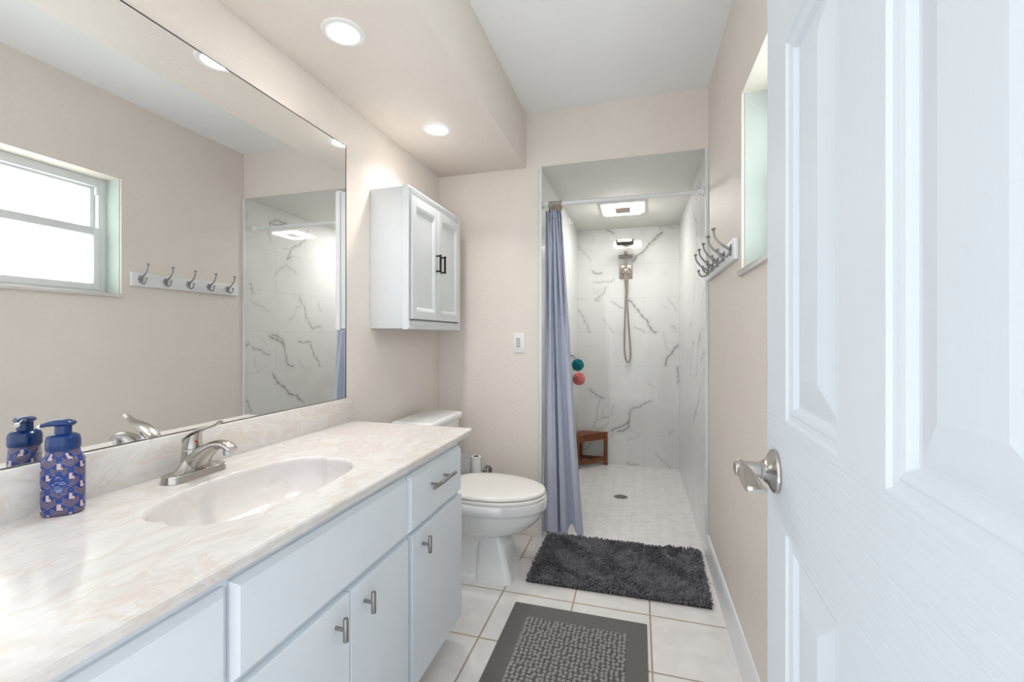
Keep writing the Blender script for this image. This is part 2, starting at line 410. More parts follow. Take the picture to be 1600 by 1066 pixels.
def marble_wall(name, fixed, axis, a0, a1, z0, z1, veins, res, joint0, jp, bond, normal_dir, thick=.012):
    na, nz = int((a1-a0)/res)+1, int((z1-z0)/res)+1
    A, Z = np.meshgrid(np.linspace(a0, a1, na), np.linspace(z0, z1, nz)); D = np.zeros_like(A)
    cloud = np.array([mnoise.fractal(Vector((a*2.2, z*2.2, fixed*7)), .6, 2, 4) for a, z in zip(A[::4, ::4].ravel(), Z[::4, ::4].ravel())]).reshape(A[::4, ::4].shape)
    cloud = np.repeat(np.repeat(cloud, 4, 0), 4, 1)[:nz, :na]
    for st, pl in veins:
        P = jitter(pl, 4, .075); ws = .0016+.0028*st
        for k, (p, q) in enumerate(zip(P, P[1:])):
            w = ws*(.5+abs(math.sin(k*.35+st*9))*1.1); R = max(.02, w*4)
            i0, i1 = int((min(p[0], q[0])-R-a0)/res), int((max(p[0], q[0])+R-a0)/res)+2; j0, j1 = int((min(p[1], q[1])-R-z0)/res), int((max(p[1], q[1])+R-z0)/res)+2
            i0, j0 = max(i0, 0), max(j0, 0)
            if i1 <= i0 or j1 <= j0 or i0 >= na or j0 >= nz: continue
            a, z = A[j0:j1, i0:i1], Z[j0:j1, i0:i1]
            d = q-p; L = max(d@d, 1e-9); t = np.clip(((a-p[0])*d[0]+(z-p[1])*d[1])/L, 0, 1)
            dist = np.hypot(a-p[0]-t*d[0], z-p[1]-t*d[1])
            v = st*(.72*np.exp(-(dist/w)**2)+.13*np.exp(-(dist/(w*4.5))**2))
            D[j0:j1, i0:i1] = np.maximum(D[j0:j1, i0:i1], v)
    base, dark = lin(226, 226, 223), lin(112, 108, 104)
    D = np.clip(D*.95+np.clip(cloud, 0, 1)*.10, 0, 1)
    c = base[None, None]*(1-D[..., None])+dark[None, None]*D[..., None]
    row = np.floor((Z-joint0)/jp); jz = np.abs((Z-joint0)/jp-np.round((Z-joint0)/jp))*jp
    off = np.where(row % 2 == 0, 0, .305) if bond else 0
    ja = np.abs((A-a0-.28-off)/.61-np.round((A-a0-.28-off)/.61))*.61
    J = np.clip(1-np.minimum(jz, ja)/(res*.75), 0, 1)
    c = c*(1-.16*J[..., None])
    g = G(); put = (lambda a, z: (a, fixed, z)) if axis == 'x' else (lambda a, z: (fixed, a, z))
    idx = np.arange(na*nz).reshape(nz, na)
    F = np.stack([idx[:-1, :-1], idx[:-1, 1:], idx[1:, 1:], idx[1:, :-1]], -1).reshape(-1, 4)
    vs = [put(a, z) for a, z in zip(A.ravel(), Z.ravel())]
    g.v = vs; g.f = [tuple(map(int, f)) for f in F]; g.mi = [0]*len(g.f)
    n0 = len(g.v); b = fixed+normal_dir*-thick
    putb = (lambda a, z: (a, b, z)) if axis == 'x' else (lambda a, z: (b, a, z))
    bd = list(idx[0, :])+list(idx[1:, -1])+list(idx[-1, -2::-1])+list(idx[-2:0:-1, 0])
    g.v += [putb(A.ravel()[i], Z.ravel()[i]) for i in bd]; m = len(bd)
    g.f += [(int(bd[i]), int(bd[(i+1) % m]), n0+(i+1) % m, n0+i) for i in range(m)]+[tuple(range(n0, n0+m))]; g.mi += [0]*(m+1)
    o = g.build(name, 'marble', smooth=False, fixn=False)
    set_colors(o, np.vstack([c.reshape(-1, 3), np.repeat(base[None], m, 0)])); return tag(o, kind=ST)
VEIN_LEFT = [(random.uniform(.3, .8), [(2.65+.36*k % 1.4+random.uniform(0, .2), random.uniform(.1, 1.9)) for _ in range(1)]) for k in range(10)]
VEIN_LEFT = [(s, [p[0], (p[0][0]+random.uniform(.05, .15), p[0][1]-random.uniform(.05, .15)), (p[0][0]+random.uniform(.15, .3), p[0][1]-random.uniform(.15, .4))]) for s, p in VEIN_LEFT]
marble_wall('wall_shower_back', YS, 'x', XJ, XT, -.01, ZS, VEIN_BACK, .004, .28, .305, True, -1)
marble_wall('wall_shower_right', XT, 'y', YB, YS, -.01, ZS, VEIN_RIGHT, .005, .28, .305, True, -1, .008)
marble_wall('wall_shower_left', XJ, 'y', YB+.002, YS, -.01, ZS, VEIN_LEFT, .006, .28, .305, True, 1)
slab('wall_shower_outside', [(XJ-.16, XR+.2, YS+.013, YS+.12, -.05, ZS+.1), (XJ-.16, XJ-.013, YB+.121, YS+.013, -.05, ZS+.1)], 'shower_paint')
slab('trim_tile_edge', [(XT-.006, XR-.0005, YB-.012, YB-.0005, .10, ZS), (XJ+.0005, XJ+.011, YB-.003, YB+.002, 0, ZS)], 'white_paint', bev=.001)
# baseboard with a small sloped cap
g = G(); prof = [(XR, 0), (XR-.011, 0), (XR-.011, .112), (XR-.008, .124), (XR-.004, .132), (XR, .134)]
g.loft([[(x, y, z) for x, z in prof] for y in (YF+.02, YB-.012)]); tag(g.build('baseboard_right', 'white_paint'), kind=ST)
# window
g = G(); gx0, gx1 = XR+.11, XR+.16
for b in ((gx0, gx1, WY0, WY0+.04, WZ0, WZ1), (gx0, gx1, WY1-.04, WY1, WZ0, WZ1), (gx0, gx1, WY0+.04, WY1-.04, WZ1-.045, WZ1), (gx0, gx1, WY0+.04, WY1-.04, WZ0, WZ0+.03)): g.box(*b, bev=.002)
win = tag(g.build('window_1', 'white_paint'), kind=ST)
def sash(x0, x1, y0, y1, z0, z1, fr, fb, ft):
    g = G()
    for b in ((x0, x1, y0, y0+fr, z0, z1), (x0, x1, y1-fr, y1, z0, z1), (x0, x1, y0+fr, y1-fr, z0, z0+fb), (x0, x1, y0+fr, y1-fr, z1-ft, z1)): g.box(*b, bev=.003)
    s_ = g.build('window_sash', 'white_paint', win)
    p = G(); p.box((x0+x1)/2-.002, (x0+x1)/2+.002, y0+fr-.004, y1-fr+.004, z0+fb-.004, z1-ft+.004, bev=0); p.build('window_pane', 'frosted', s_)
ZM = 1.72
sash(gx0+.028, gx1-.002, WY0+.04, WY1-.04, ZM-.012, WZ1-.045, .022, .03, .012)
sash(gx0-.006, gx0+.022, WY0+.035, WY1-.035, WZ0+.028, ZM+.018, .03, .032, .04)
g = G(); g.box(gx0-.004, gx0+.012, WY1-.052, WY1-.034, WZ1-.09, WZ1-.05, .002); g.build('window_latch', 'white_paint', win)
g = G(); g.box(XR+.01, WX-.01, WY0, WY0+.004, WZ0, WZ1, 0); g.box(XR+.01, WX-.01, WY1-.004, WY1, WZ0, WZ1, 0)
g.build('window_reveal', 'reveal', win)
g = G(); g.box(XR-.014, WX-.04, WY0-.004, WY1+.008, WZ0-.012, WZ0+.006, .003); g.build('window_sill', 'counter', win)

# ---------------------------------------------------------------- door, swung open beside the camera
TH = rad(2.4); EX, EY = 1.383, .827; DW, DT = .735, .035
dv = Vector((-math.sin(TH), -math.cos(TH), 0)); dn = Vector((-math.cos(TH), math.sin(TH), 0))
def DP(s, z, d): p = Vector((EX, EY, 0))+dv*s+dn*d; return (p.x, p.y, z)
sl = [0, .11, .305, .405, .60, DW]; zl = [.012, .21, .872, 1.033, 1.577, 1.675, 1.895, 2.035]
PR = [(0, 0), (.003, -.0035), (.010, -.005), (.013, -.0035), (.019, -.005), (.024, -.011), (.028, -.011), (.064, -.002), (.066, -.0015)]
g = G()
for side in (0, 1):
    M_ = (lambda s, z, d: DP(s, z, d)) if side == 0 else (lambda s, z, d: DP(s, z, -DT-d))
    for i in range(5):
        for j in range(7):
            if i in (1, 3) and j in (1, 3, 5): g.rings_rect(M_, sl[i], sl[i+1], zl[j], zl[j+1], PR, mi=1)
            else:
                hor = i in (1, 2, 3) and j % 2 == 0
                g.add([M_(sl[i], zl[j], 0), M_(sl[i+1], zl[j], 0), M_(sl[i+1], zl[j+1], 0), M_(sl[i], zl[j+1], 0)], [(0, 1, 2, 3)], 0 if hor or j == 2 else 1)
for a, b in (((0, zl[0]), (0, zl[-1])), ((0, zl[-1]), (DW, zl[-1])), ((DW, zl[-1]), (DW, zl[0])), ((DW, zl[0]), (0, zl[0]))):
    g.add([DP(*a, 0), DP(*b, 0), DP(*b, -DT), DP(*a, -DT)], [(0, 1, 2, 3)], 1)
door = tag(g.build('door_1', ['door_h', 'door_v'], fixn=False, smooth=False), kind=ST)
HZ, HS = .947, .060
def lathe_on(P0, N, prof, n=36):   # lathe about an arbitrary axis
    P0 = Vector(P0); N = Vector(N).normalized(); u = Vector((0, 0, 1)); w = N.cross(u)
    return [[P0+N*h+u*(r*math.cos(2*PI*k/n))+w*(r*math.sin(2*PI*k/n)) for k in range(n)] for r, h in prof]
hc = DP(HS, HZ, 0)
g = G(); g.loft(lathe_on(hc, dn, [(.0325, 0), (.0335, .003), (.0325, .006), (.028, .009), (.020, .013), (.0165, .018)]))
ro = g.build('door_rosette', 'nickel', door)
g = G(); g.loft(lathe_on(hc, dn, [(.0135, .012), (.0135, .022), (.012, .023), (.012, .055), (.011, .058), (.006, .0595)])); 
g.build('handle_spindle', 'nickel', door)
g = G(); base = Vector(hc)+dn*.0485
lp = []; 
for k in range(13):
    t = k/12; lp.append(base+dv*(-.009+.097*t)+Vector((0, 0, .002-.013*t*t+.004*max(0, t-.85)/.15))+dn*(-.006*t*t))
rings = []
for k, p in enumerate(lp):
    t = k/12; w = interp([0, .15, .5, 1], [.0095, .0095, .0115, .0135], t); th = interp([0, .15, .3, .7, 1], [.0095, .0085, .005, .0035, .0028], t); tw = rad(40+40*t)
    rings.append([p+dn*(th*math.cos(a)*math.cos(tw)-w*math.sin(a)*math.sin(tw))+Vector((0, 0, 1))*(w*math.sin(a)*math.cos(tw)+th*math.cos(a)*math.sin(tw)) for a in [2*PI*q/20 for q in range(20)]])
g.loft(rings); g.build('door_lever', 'nickel', door)
# hinges on the far stile
for z in (.25, 1.03, 1.82):
    g = G(); g.tube([DP(DW+.004, z-.045, .004), DP(DW+.004, z+.045, .004)], .006); g.build('hinge', 'nickel', door)

# ---------------------------------------------------------------- mirror
mir = thing('wall_mirror', 'large frameless mirror on the wall above the sink counter', 'mirror', (0, .83, .902))
g = G(); g.box(.0005, .005, .10, 1.571, .902, 1.945, 0); g.build('mirror_glass', 'mirror', mir, smooth=False)
g = G(); g.box(.0005, .0062, .10, 1.5735, 1.945, 1.9475, 0); g.box(.0005, .0062, 1.571, 1.5735, .902, 1.945, 0); g.box(.0005, .0062, .10, 1.5735, .9005, .902, 0); g.build('mirror_edge', 'dark_edge', mir, smooth=False)

# ---------------------------------------------------------------- vanity cabinet
van = thing('vanity_cabinet', 'long pale grey-blue vanity cabinet under the marble counter', 'cabinet', (.25, .83, 0))
VF, VO = .512, .530
g = G()
for b in ((.004, VF-.02, .094, .110, .095, .7745), (.004, VF-.02, 1.546, 1.562, .095, .7745), (.004, VF-.02, .110, 1.546, .095, .111), (.004, .010, .110, 1.546, .111, .7745),
          (VF-.02, VF, .094, 1.562, .095, .125), (VF-.02, VF, .094, 1.562, .735, .7745), (VF-.02, VF, .094, 1.562, .545, .585), (VF-.02, VF-.0005, .094, .112, .125, .735), (VF-.02, VF-.0005, .555, .592, .125, .735), (VF-.02, VF-.0005, 1.140, 1.19, .125, .735), (VF-.02, VF-.0005, 1.544, 1.562, .125, .735)): g.box(*b, bev=.0006, seg=1)
g.build('carcass', 'vanity', van)
g = G(); g.box(.004, .452, .10, 1.555, 0, .095, 0); g.build('toe_kick', 'kick', van)
def front(name, y0, y1, z0, z1):
    g = G()
    if 'drawer' in name:      # wide chamfered edge all round
        g.rings_rect(lambda s, z, d: (VF+d, s, z), y0, y1, z0, z1, [(0, .0004), (0, .0065), (.0105, .018), (.0125, .018)])
    else: g.box(VF, VO, y0, y1, z0, z1, .0012, 1)
    return g.build(name, 'vanity', van, angle=15)
def tknob(p, y, z):
    g = G(); g.lathe((VO, y, z), [(.0045, 0), (.0045, .024)], 'x', 16); g.lathe((VO+.026, y, z-.026), [(.0052, 0), (.006, .0015), (.006, .0505), (.0052, .052)], 'z', 20)
    g.build('door_knob', 'steel', p)
front('drawer', .10, .567, .570, .743)
front('false_drawer_panel', .578, 1.153, .572, .745)
dr = front('drawer', 1.163, 1.556, .570, .743)
g = G()
for y in (1.302, 1.398): g.lathe((VO, y, .678), [(.0045, 0), (.0045, .026)], 'x', 16)
g.lathe((VO+.028, 1.265, .678), [(.005, 0), (.006, .0015), (.006, .1685), (.005, .17)], 'y', 20); g.build('drawer_pull', 'steel', dr)
front('cabinet_door', .10, .567, .100, .560)
d1 = front('cabinet_door', .578, .882, .100, .560); tknob(d1, .832, .508)
d2 = front('cabinet_door', .886, 1.153, .100, .560); tknob(d2, .938, .508)
d3 = front('cabinet_door', 1.178, 1.556, .100, .560); tknob(d3, 1.240, .512)

# ---------------------------------------------------------------- counter with moulded shell basin
ctr = thing('vanity_countertop', 'cream swirled marble counter with moulded shell sink and backsplash', 'countertop', (.28, .83, .775))
CZt, CX1, CY0, CY1 = .80, .556, .094, 1.597
SC, SRX, SRY = (.310, .860), .148, .243
N = 200; outline = []
for k in range(N):
    a = 2*PI*k/N; c, s_ = math.cos(a), math.sin(a); r = 1/((abs(c)**2.5+abs(s_)**2.5)**(1/2.5))
    sa = a if a < PI else a-2*PI
    for ac in (-1.62, -.40, .40, 1.62): r *= 1-.055*math.exp(-abs(sa-ac)/.13)      # shell cusps on the front edge
    outline.append((r*c, r*s_))
def ring(sc, z, sx=1.): return [(SC[0]+SRX*sc*x*sx, SC[1]+SRY*sc*y, z) for x, y in outline]
hole = ring(1.015, CZt); X0, X1, Y0, Y1 = .004, CX1-.008, CY0, CY1; border = []
for x, y, z in hole:      # matching points on the rectangular border
    dx, dy = x-SC[0], y-SC[1]; t = min((X1-SC[0])/dx if dx > 1e-9 else 1e9, (X0-SC[0])/dx if dx < -1e-9 else 1e9, (Y1-SC[1])/dy if dy > 1e-9 else 1e9, (Y0-SC[1])/dy if dy < -1e-9 else 1e9)
    border.append([SC[0]+dx*t, SC[1]+dy*t, CZt])
for cx, cy in ((X0, Y0), (X0, Y1), (X1, Y0), (X1, Y1)):
    k = min(range(N), key=lambda q: (border[q][0]-cx)**2+(border[q][1]-cy)**2); border[k] = [cx, cy, CZt]
g = G(); g.loft([hole, border], False, False)
fp = [(CX1-.008, CZt), (CX1-.003, CZt-.001), (CX1, CZt-.005), (CX1-.001, CZt-.012), (CX1-.005, CZt-.016), (CX1-.006, CZt-.025)]
g.loft([[(x, y, z) for x, z in fp] for y in (CY0, CY1)], False, False, closed=False)
g.loft([[(x, y, CZt-.025) for x, y, z in hole], [(min(x+.002, CX1-.006) if x > CX1-.009 else x, y, CZt-.025) for x, y, z in border]], False, False)
for y in (CY0, CY1): g.add([(.004, y, CZt-.025), (.004, y, CZt)]+[(x, y, z) for x, z in fp], [tuple(range(8))])
g.build('counter_slab', 'counter', ctr, fixn=False)
g = G(); rr = [ring(1.015, CZt), ring(1.0, CZt-.0015), ring(.985, CZt-.006)]
for t in np.linspace(.05, 1, 22): rr.append([(p[0]+.012*t, p[1], p[2]) for p in ring(.985*(1-t**3.2)**(1/2.6) if t < 1 else .0, CZt-.006-.118*t)])
rr[-1] = [(p[0]*.02+(SC[0]+.012)*.98, p[1]*.02+SC[1]*.98, p[2]) for p in rr[-2]]; rr[-1] = [(x, y, CZt-.124) for x, y, z in rr[-1]]
g.loft(rr, False, True); g.build('sink_basin', 'basin', ctr, angle=60, fixn=False)
g = G(); g.lathe((SC[0]+.012, SC[1], CZt-.124), [(.023, 0), (.023, .003), (.018, .004), (.016, .002)], 'z', 28); g.build('sink_drain', 'chrome', ctr)
g = G(); g.box(.004, .021, CY0, CY1, CZt-.001, .900, .003); g.build('backsplash', 'counter', ctr)

# ---------------------------------------------------------------- faucet
CZf = CZt+.0008
fa = thing('sink_faucet', 'brushed nickel single-lever faucet behind the sink', 'faucet', (.088, .858, CZf))
FX, FY = .088, .858
def stadium(hx, hy, z, n=20):
    r = hx; return [(FX+r*math.cos(a), FY+(hy-r if math.sin(a) >= 0 else r-hy)+r*math.sin(a), z) for a in np.linspace(0, 2*PI, 2*n, endpoint=False)+.001]
g = G(); g.loft([stadium(.0275, .079, CZf), stadium(.0272, .0787, CZf+.001), stadium(.0265, .078, CZf+.014), stadium(.0255, .077, CZf+.0165), stadium(.0225, .074, CZf+.018)])
rings = []
for k in range(49):
    q = -1+2*k/48; y = .070*q; h = .0165+.047*(math.cos(q*PI)*.5+.5)**1.25; hw = .0215*(1-.25*(1-abs(q))**.8)+.002
    rings.append([(FX+hw*math.cos(a)*(1-.25*math.sin(a)), FY+y, CZf+.012+(h-.012)*math.sin(a)) for a in np.linspace(0, PI, 18)])
g.loft(rings); g.build('faucet_base', 'nickel', fa, angle=40)
g = G(); sp = smoothpath([(.086, FY, .834), (.102, FY, .846), (.126, FY, .865), (.156, FY, .882), (.182, FY, .886), (.200, FY, .881), (.211, FY, .874)], 7)
n_ = len(sp); wid = [interp([0, .25, .55, .8, 1], [.030, .026, .0175, .0165, .0140], i/(n_-1)) for i in range(n_)]; fl = [interp([0, .3, .6, .85, 1], [.95, .80, .62, .50, .42], i/(n_-1)) for i in range(n_)]
g.tube(sp, wid, 28, flat=fl); g.build('spout', 'nickel', fa, angle=50)
g = G(); g.lathe((.196, FY, .861), [(.0100, 0), (.0112, .0015), (.0112, .017)], 'z', 24); g.build('aerator', 'chrome', fa)
g = G(); g.lathe((.078, FY, CZf), [(.0245, .012), (.0230, .05), (.0220, .0665), (.0208, .068), (.0208, .0695), (.0222, .071)], 'z', 36); g.build('handle_column', 'nickel', fa)
g = G(); rings = []
for t in np.linspace(0, 1, 10):
    ring_ = []
    for a in np.linspace(0, 2*PI, 36, endpoint=False):
        c_ = math.cos(a); top = .010+.030*((1+c_)/2)**1.1; r = .0222*(1-.10*t); ring_.append((.078+r*c_+(.006*t*t if c_ > 0 else 0)*c_, FY+r*math.sin(a)*(1-.08*t), CZf+.0712+top*t))
    rings.append(ring_)
g.loft(rings); lv = g.build('faucet_lever', 'nickel', fa, angle=40)
g = G(); lp = smoothpath([(.057, FY, CZf+.080), (.070, FY, CZf+.0945), (.090, FY, CZf+.109), (.112, FY, CZf+.119), (.136, FY, CZf+.126), (.156, FY, CZf+.133), (.170, FY, CZf+.141)], 6); n_ = len(lp)
g.tube(lp, [interp([0, .15, .45, .75, 1], [.010, .0195, .0185, .0115, .0095], i/(n_-1)) for i in range(n_)], 22, flat=[interp([0, .3, .6, 1], [.30, .22, .24, .30], i/(n_-1)) for i in range(n_)]); g.build('lever_blade', 'nickel', lv, angle=60)
g = G(); g.sphere((.0985, FY-.006, CZf+.089), .0035, sc=(.6, 1, 1)); g.build('temperature_dot', 'red', lv)
g = G(); g.tube([(.055, FY, CZf+.02), (.050, FY, .888)], .0028, 10); g.sphere((.0495, FY, .890), .005); g.build('drain_lift_rod', 'nickel', fa)

# ---------------------------------------------------------------- soap bottle
so = thing('soap_bottle', 'blue patterned foaming hand soap bottle with navy pump beside the sink', 'soap bottle', (.064, .603, CZt+.0005), rad(45))
prof = [(.60, .0), (.93, .0012), (.985, .004), (1, .009), (1, .098), (.985, .108), (.93, .117), (.82, .124), (.72, .128), (.66, .130)]
hs = [0, .0006, .0012, .0025, .004, .0065]+list(np.linspace(.009, .098, 110))+list(np.linspace(.099, .130, 40))
NB = 300; cs = []; ang = np.linspace(0, 2*PI, NB, endpoint=False)
sup = np.array([(math.copysign(abs(math.cos(a))**(2/3.), math.cos(a))*.0325, math.copysign(abs(math.sin(a))**(2/2.4), math.sin(a))*.0225) for a in ang])
g = G(); rings = []
for h in hs:
    f = interp([p[1] for p in prof], [p[0] for p in prof], h); rt = min(1, max(0, (h-.108)/.022)); c_ = []
    for (x, y), a in zip(sup, ang):
        xx, yy = x*f, y*f; rx, ry = .0245*math.cos(a), .0245*math.sin(a)
        c_.append((xx*(1-rt)+rx*rt, yy*(1-rt)+ry*rt, h))
    rings.append(c_)
g.loft(rings); bo = g.build('bottle_body', 'bottle', so, local=True, angle=60)
V = np.array(g.v); seg = np.hypot(*np.diff(np.vstack([sup, sup[:1]]), axis=0).T); arc = np.concatenate([[0], np.cumsum(seg)])[:-1]; per = seg.sum()
front_i = int(NB*.75); u = np.tile(((arc-arc[front_i]+per/2) % per)-per/2, len(hs)); z = V[:, 2]
CU, CH = .034, .040; col = np.tile(lin(18, 50, 122), (len(V), 1)); tan, pale, lt = lin(122, 104, 108), lin(205, 178, 178), lin(36, 76, 156)
for off in (0, 1):
    p = (u+CU*.5*off+CU*50.5) % CU-CU/2; q = (z-.011+CH*.5*off+CH*50.5) % CH-CH/2
    t = q-.75*np.abs(p)+.0155; m = (np.abs(p) < .0125) & (t > 0) & (t < .0125) & ((t % .0045) < .0027); col[m] = tan
    m = (np.abs(np.abs(p)/(CU/2)+np.abs(q+.001)/(CH/2)-1) < .05); col[m] = lt
    m = ((np.abs(p) < .0026) & (q > .002) & (q < .013)) | ((p > -.0026) & (p < .0055) & (q > .0005) & (q < .0050)); col[m] = pale
lab = (np.abs(u)/.0155+np.abs(z-.066)/.022) < 1; col[lab] = lin(18, 50, 122)
for zc, hw in ((.077, .004), (.0735, .006), (.067, .0085), (.0635, .0105), (.059, .0085), (.0555, .0095), (.052, .006), (.0485, .004)):
    m = lab & (np.abs(z-zc) < .00062) & (np.abs(u) < hw) & (((np.floor(u*1500)*12.9898+zc*7000) % 3.7) > .9); col[m] = lin(165, 180, 214)
edge = (np.abs(np.abs(u)/.017+np.abs(z-.066)/.024-1) < .05); col[edge] = lt
set_colors(bo, col)
g = G(); g.lathe((0, 0, 0), [(.0250, .128), (.0262, .131), (.0258, .148), (.0240, .155), (.019, .159), (.0145, .1605)], 'z', 40); g.build('bottle_collar', 'blue_plastic', so, local=True)
g = G(); g.lathe((0, 0, 0), [(.0130, .158), (.0125, .176)], 'z', 32); g.build('pump_stem', 'blue_plastic', so, local=True)
g = G(); rings = []
for x, w, z0, z1 in ((.019, .006, .178, .183), (.016, .012, .175, .185), (.007, .016, .174, .188), (-.007, .016, .174, .189), (-.014, .0115, .175, .188), (-.024, .0065, .175, .185), (-.033, .0052, .173, .181)):
    rings.append([(x, w*math.cos(a), (z0+z1)/2+(z1-z0)/2*math.sin(a)) for a in np.linspace(0, 2*PI, 24, endpoint=False)])
g.loft(rings); pu = g.build('pump_head', 'blue_plastic', so, local=True, angle=60)
g = G(); g.tube([(-.032, 0, .1768), (-.0365, 0, .1750)], [.0047, .0042], 14); g.build('pump_nozzle', 'white_plastic', pu, local=True)

# ---------------------------------------------------------------- over-toilet wall cabinet
wc = thing('wall_cabinet', 'white two-door cabinet with black handles mounted over the toilet', 'cabinet', (.1, 2.046, 1.187))
g = G(); g.box(.001, .168, 1.752, 2.340, 1.192, 1.826, .001); g.build('cabinet_body', 'cabinet_white', wc)
g = G(); CP = lambda s, z, d: (.168+d, s, z)
# face frame with a moulded lip all round
oy0, oy1, oz0, oz1 = 1.774, 2.318, 1.230, 1.796
fo = [((0, 0, 0, 0), 0), ((0, 0, 0, 0), .020), ((.003,)*4, .026), ((.010,)*4, .028), ((.017,)*4, .024), ((.020,)*4, .021), ((.0265, .0265, .041, .034), .0205), ((.027, .027, .043, .036), .003)]
rg = [[CP(1.747+a, 1.187+c, d), CP(2.345-b, 1.187+c, d), CP(2.345-b, 1.832-e, d), CP(1.747+a, 1.832-e, d)] for (a, b, c, e), d in fo]
g.loft(rg, True, True)
g.build('face_frame', 'cabinet_white', wc, angle=20)
for y0, y1, hy in ((1.777, 2.0445, 2.020), (2.0475, 2.315, 2.072)):
    g = G(); g.rings_rect(CP, y0, y1, 1.235, 1.790, [(0, .004), (0, .030), (.002, .032), (.038, .032), (.041, .030), (.046, .029), (.054, .024), (.056, .024)])
    d_ = g.build('cabinet_door', 'cabinet_white', wc, angle=20)
    g = G()
    for z in (1.482, 1.558): g.tube([(.199, hy, z), (.222, hy, z)], .0042, 12); g.sphere((.224, hy, z), .0068)
    g.tube([(.224, hy, 1.476), (.224, hy, 1.564)], .0055, 14); g.build('door_handle', 'black', d_)

# ---------------------------------------------------------------- toilet
to = thing('toilet', 'white porcelain toilet between the vanity and the end wall', 'toilet', (.4, 2.06, 0)); TY = 2.058
def egg(x0, x1, w, z, n=56, sq=2.3, yc=TY):
    xc = x0+(x1-x0)*.42; out = []
    for k in range(n):
        a = 2*PI*k/n; c, s_ = math.cos(a), math.sin(a); e_ = sq if c < 0 else 2.05
        out.append((xc+math.copysign(abs(c)**(2/e_), c)*((x1-xc) if c > 0 else (xc-x0)), yc+math.copysign(abs(s_)**(2/e_), s_)*w, z))
    return out
g = G(); g.loft([egg(.24, .748, .184, .3875), egg(.236, .756, .188, .384), egg(.236, .757, .189, .345), egg(.24, .752, .185, .339), egg(.246, .742, .176, .333), egg(.246, .738, .172, .318), egg(.24, .722, .162, .288), egg(.23, .690, .146, .255), egg(.215, .645, .124, .225), egg(.2, .600, .105, .205), egg(.18, .565, .094, .19), egg(.15, .55, .090, .15), egg(.13, .555, .092, .06), egg(.12, .56, .10, .0)])
g.build('toilet_bowl', 'porcelain', to, angle=50)
def rrect(x0, x1, y0, y1, z, r, n=6):
    out = []
    for cx, cy, a0 in ((x1-r, y1-r, 0), (x0+r, y1-r, PI/2), (x0+r, y0+r, PI), (x1-r, y0+r, 1.5*PI)):
        out += [(cx+r*math.cos(a0+PI/2*k/n), cy+r*math.sin(a0+PI/2*k/n), z) for k in range(n+1)]
    return out
g = G(); g.loft([rrect(.425, .608, 1.952, 2.164, 0, .03), rrect(.425, .606, 1.954, 2.162, .012, .03), rrect(.432, .565, 1.968, 2.148, .16, .025), rrect(.436, .552, 1.975, 2.141, .195, .022), rrect(.45, .54, 1.99, 2.126, .215, .02)])
g.loft([rrect(.12, .44, 1.950, 2.166, 0, .03), rrect(.12, .44, 1.952, 2.164, .018, .03), rrect(.14, .44, 1.975, 2.141, .028, .03)])
g.loft([rrect(.36, .45, 1.966, 2.150, .02, .02), rrect(.37, .45, 1.985, 2.131, .2, .02)])
g.build('toilet_foot', 'porcelain', to, angle=40)
g = G(); g.loft([egg(.262, .748, .184, .3885), egg(.258, .752, .187, .392), egg(.258, .752, .187, .402), egg(.262, .748, .184, .4055)]); g.build('toilet_seat', 'seat', to)
g = G(); g.loft([egg(.250, .742, .181, .4085), egg(.246, .747, .185, .411), egg(.246, .747, .185, .420), egg(.250, .742, .181, .4255), egg(.265, .725, .17, .428), egg(.31, .66, .12, .4295)]); g.build('toilet_lid', 'seat', to, angle=50)
for y in (TY-.07, TY+.07):
    g = G(); g.lathe((.243, y, .388), [(.014, 0), (.014, .03), (.011, .035)], 'z', 18); g.build('seat_hinge', 'seat', to)
g = G(); g.loft([rrect(.05, .215, TY-.165, TY+.165, .370, .03), rrect(.045, .222, TY-.175, TY+.175, .40, .03), rrect(.036, .238, TY-.188, TY+.188, .712, .03)]); g.build('toilet_tank', 'porcelain', to)
g = G(); g.loft([rrect(.032, .246, TY-.195, TY+.195, .7125, .03), rrect(.028, .252, TY-.20, TY+.20, .718, .032), rrect(.028, .252, TY-.20, TY+.20, .738, .032), rrect(.033, .246, TY-.195, TY+.195, .7465, .03), rrect(.05, .228, TY-.18, TY+.18, .749, .025)]); g.build('tank_lid', 'porcelain', to, angle=50)
g = G(); g.tube([(.236, TY-.15, .66), (.262, TY-.15, .66)], .009); g.tube([(.258, TY-.155, .66), (.262, TY-.09, .652)], [.006, .008], flat=[1, .7]); g.build('flush_lever', 'chrome', to)

va = thing('water_shutoff_valve', 'small chrome water shutoff valve on the end wall behind the toilet', 'valve', (.318, 2.475, .345))
g = G(); g.lathe((.318, 2.4765, .366), [(.026, 0), (.024, -.004), (.012, -.008)], 'y', 28); g.build('wall_flange', 'chrome', va)
g = G(); g.tube([(.318, 2.47, .366), (.318, 2.43, .366)], .008); g.tube([(.318, 2.438, .352), (.318, 2.438, .386)], .009); g.build('valve_body', 'chrome', va)
g = G(); g.lathe((.318, 2.424, .366), [(.008, .01), (.018, .004), (.020, 0), (.017, -.005), (.006, -.007)], 'y', 20); g.build('valve_handle', 'chrome', va)
g = G(); g.tube(smoothpath([(.318, 2.438, .384), (.325, 2.432, .402), (.338, 2.405, .385), (.332, 2.36, .31), (.29, 2.305, .26), (.21, 2.25, .26), (.16, 2.21, .31), (.15, 2.2, .366)], 6), .0045, 10); g.build('supply_hose', 'pewter', va)

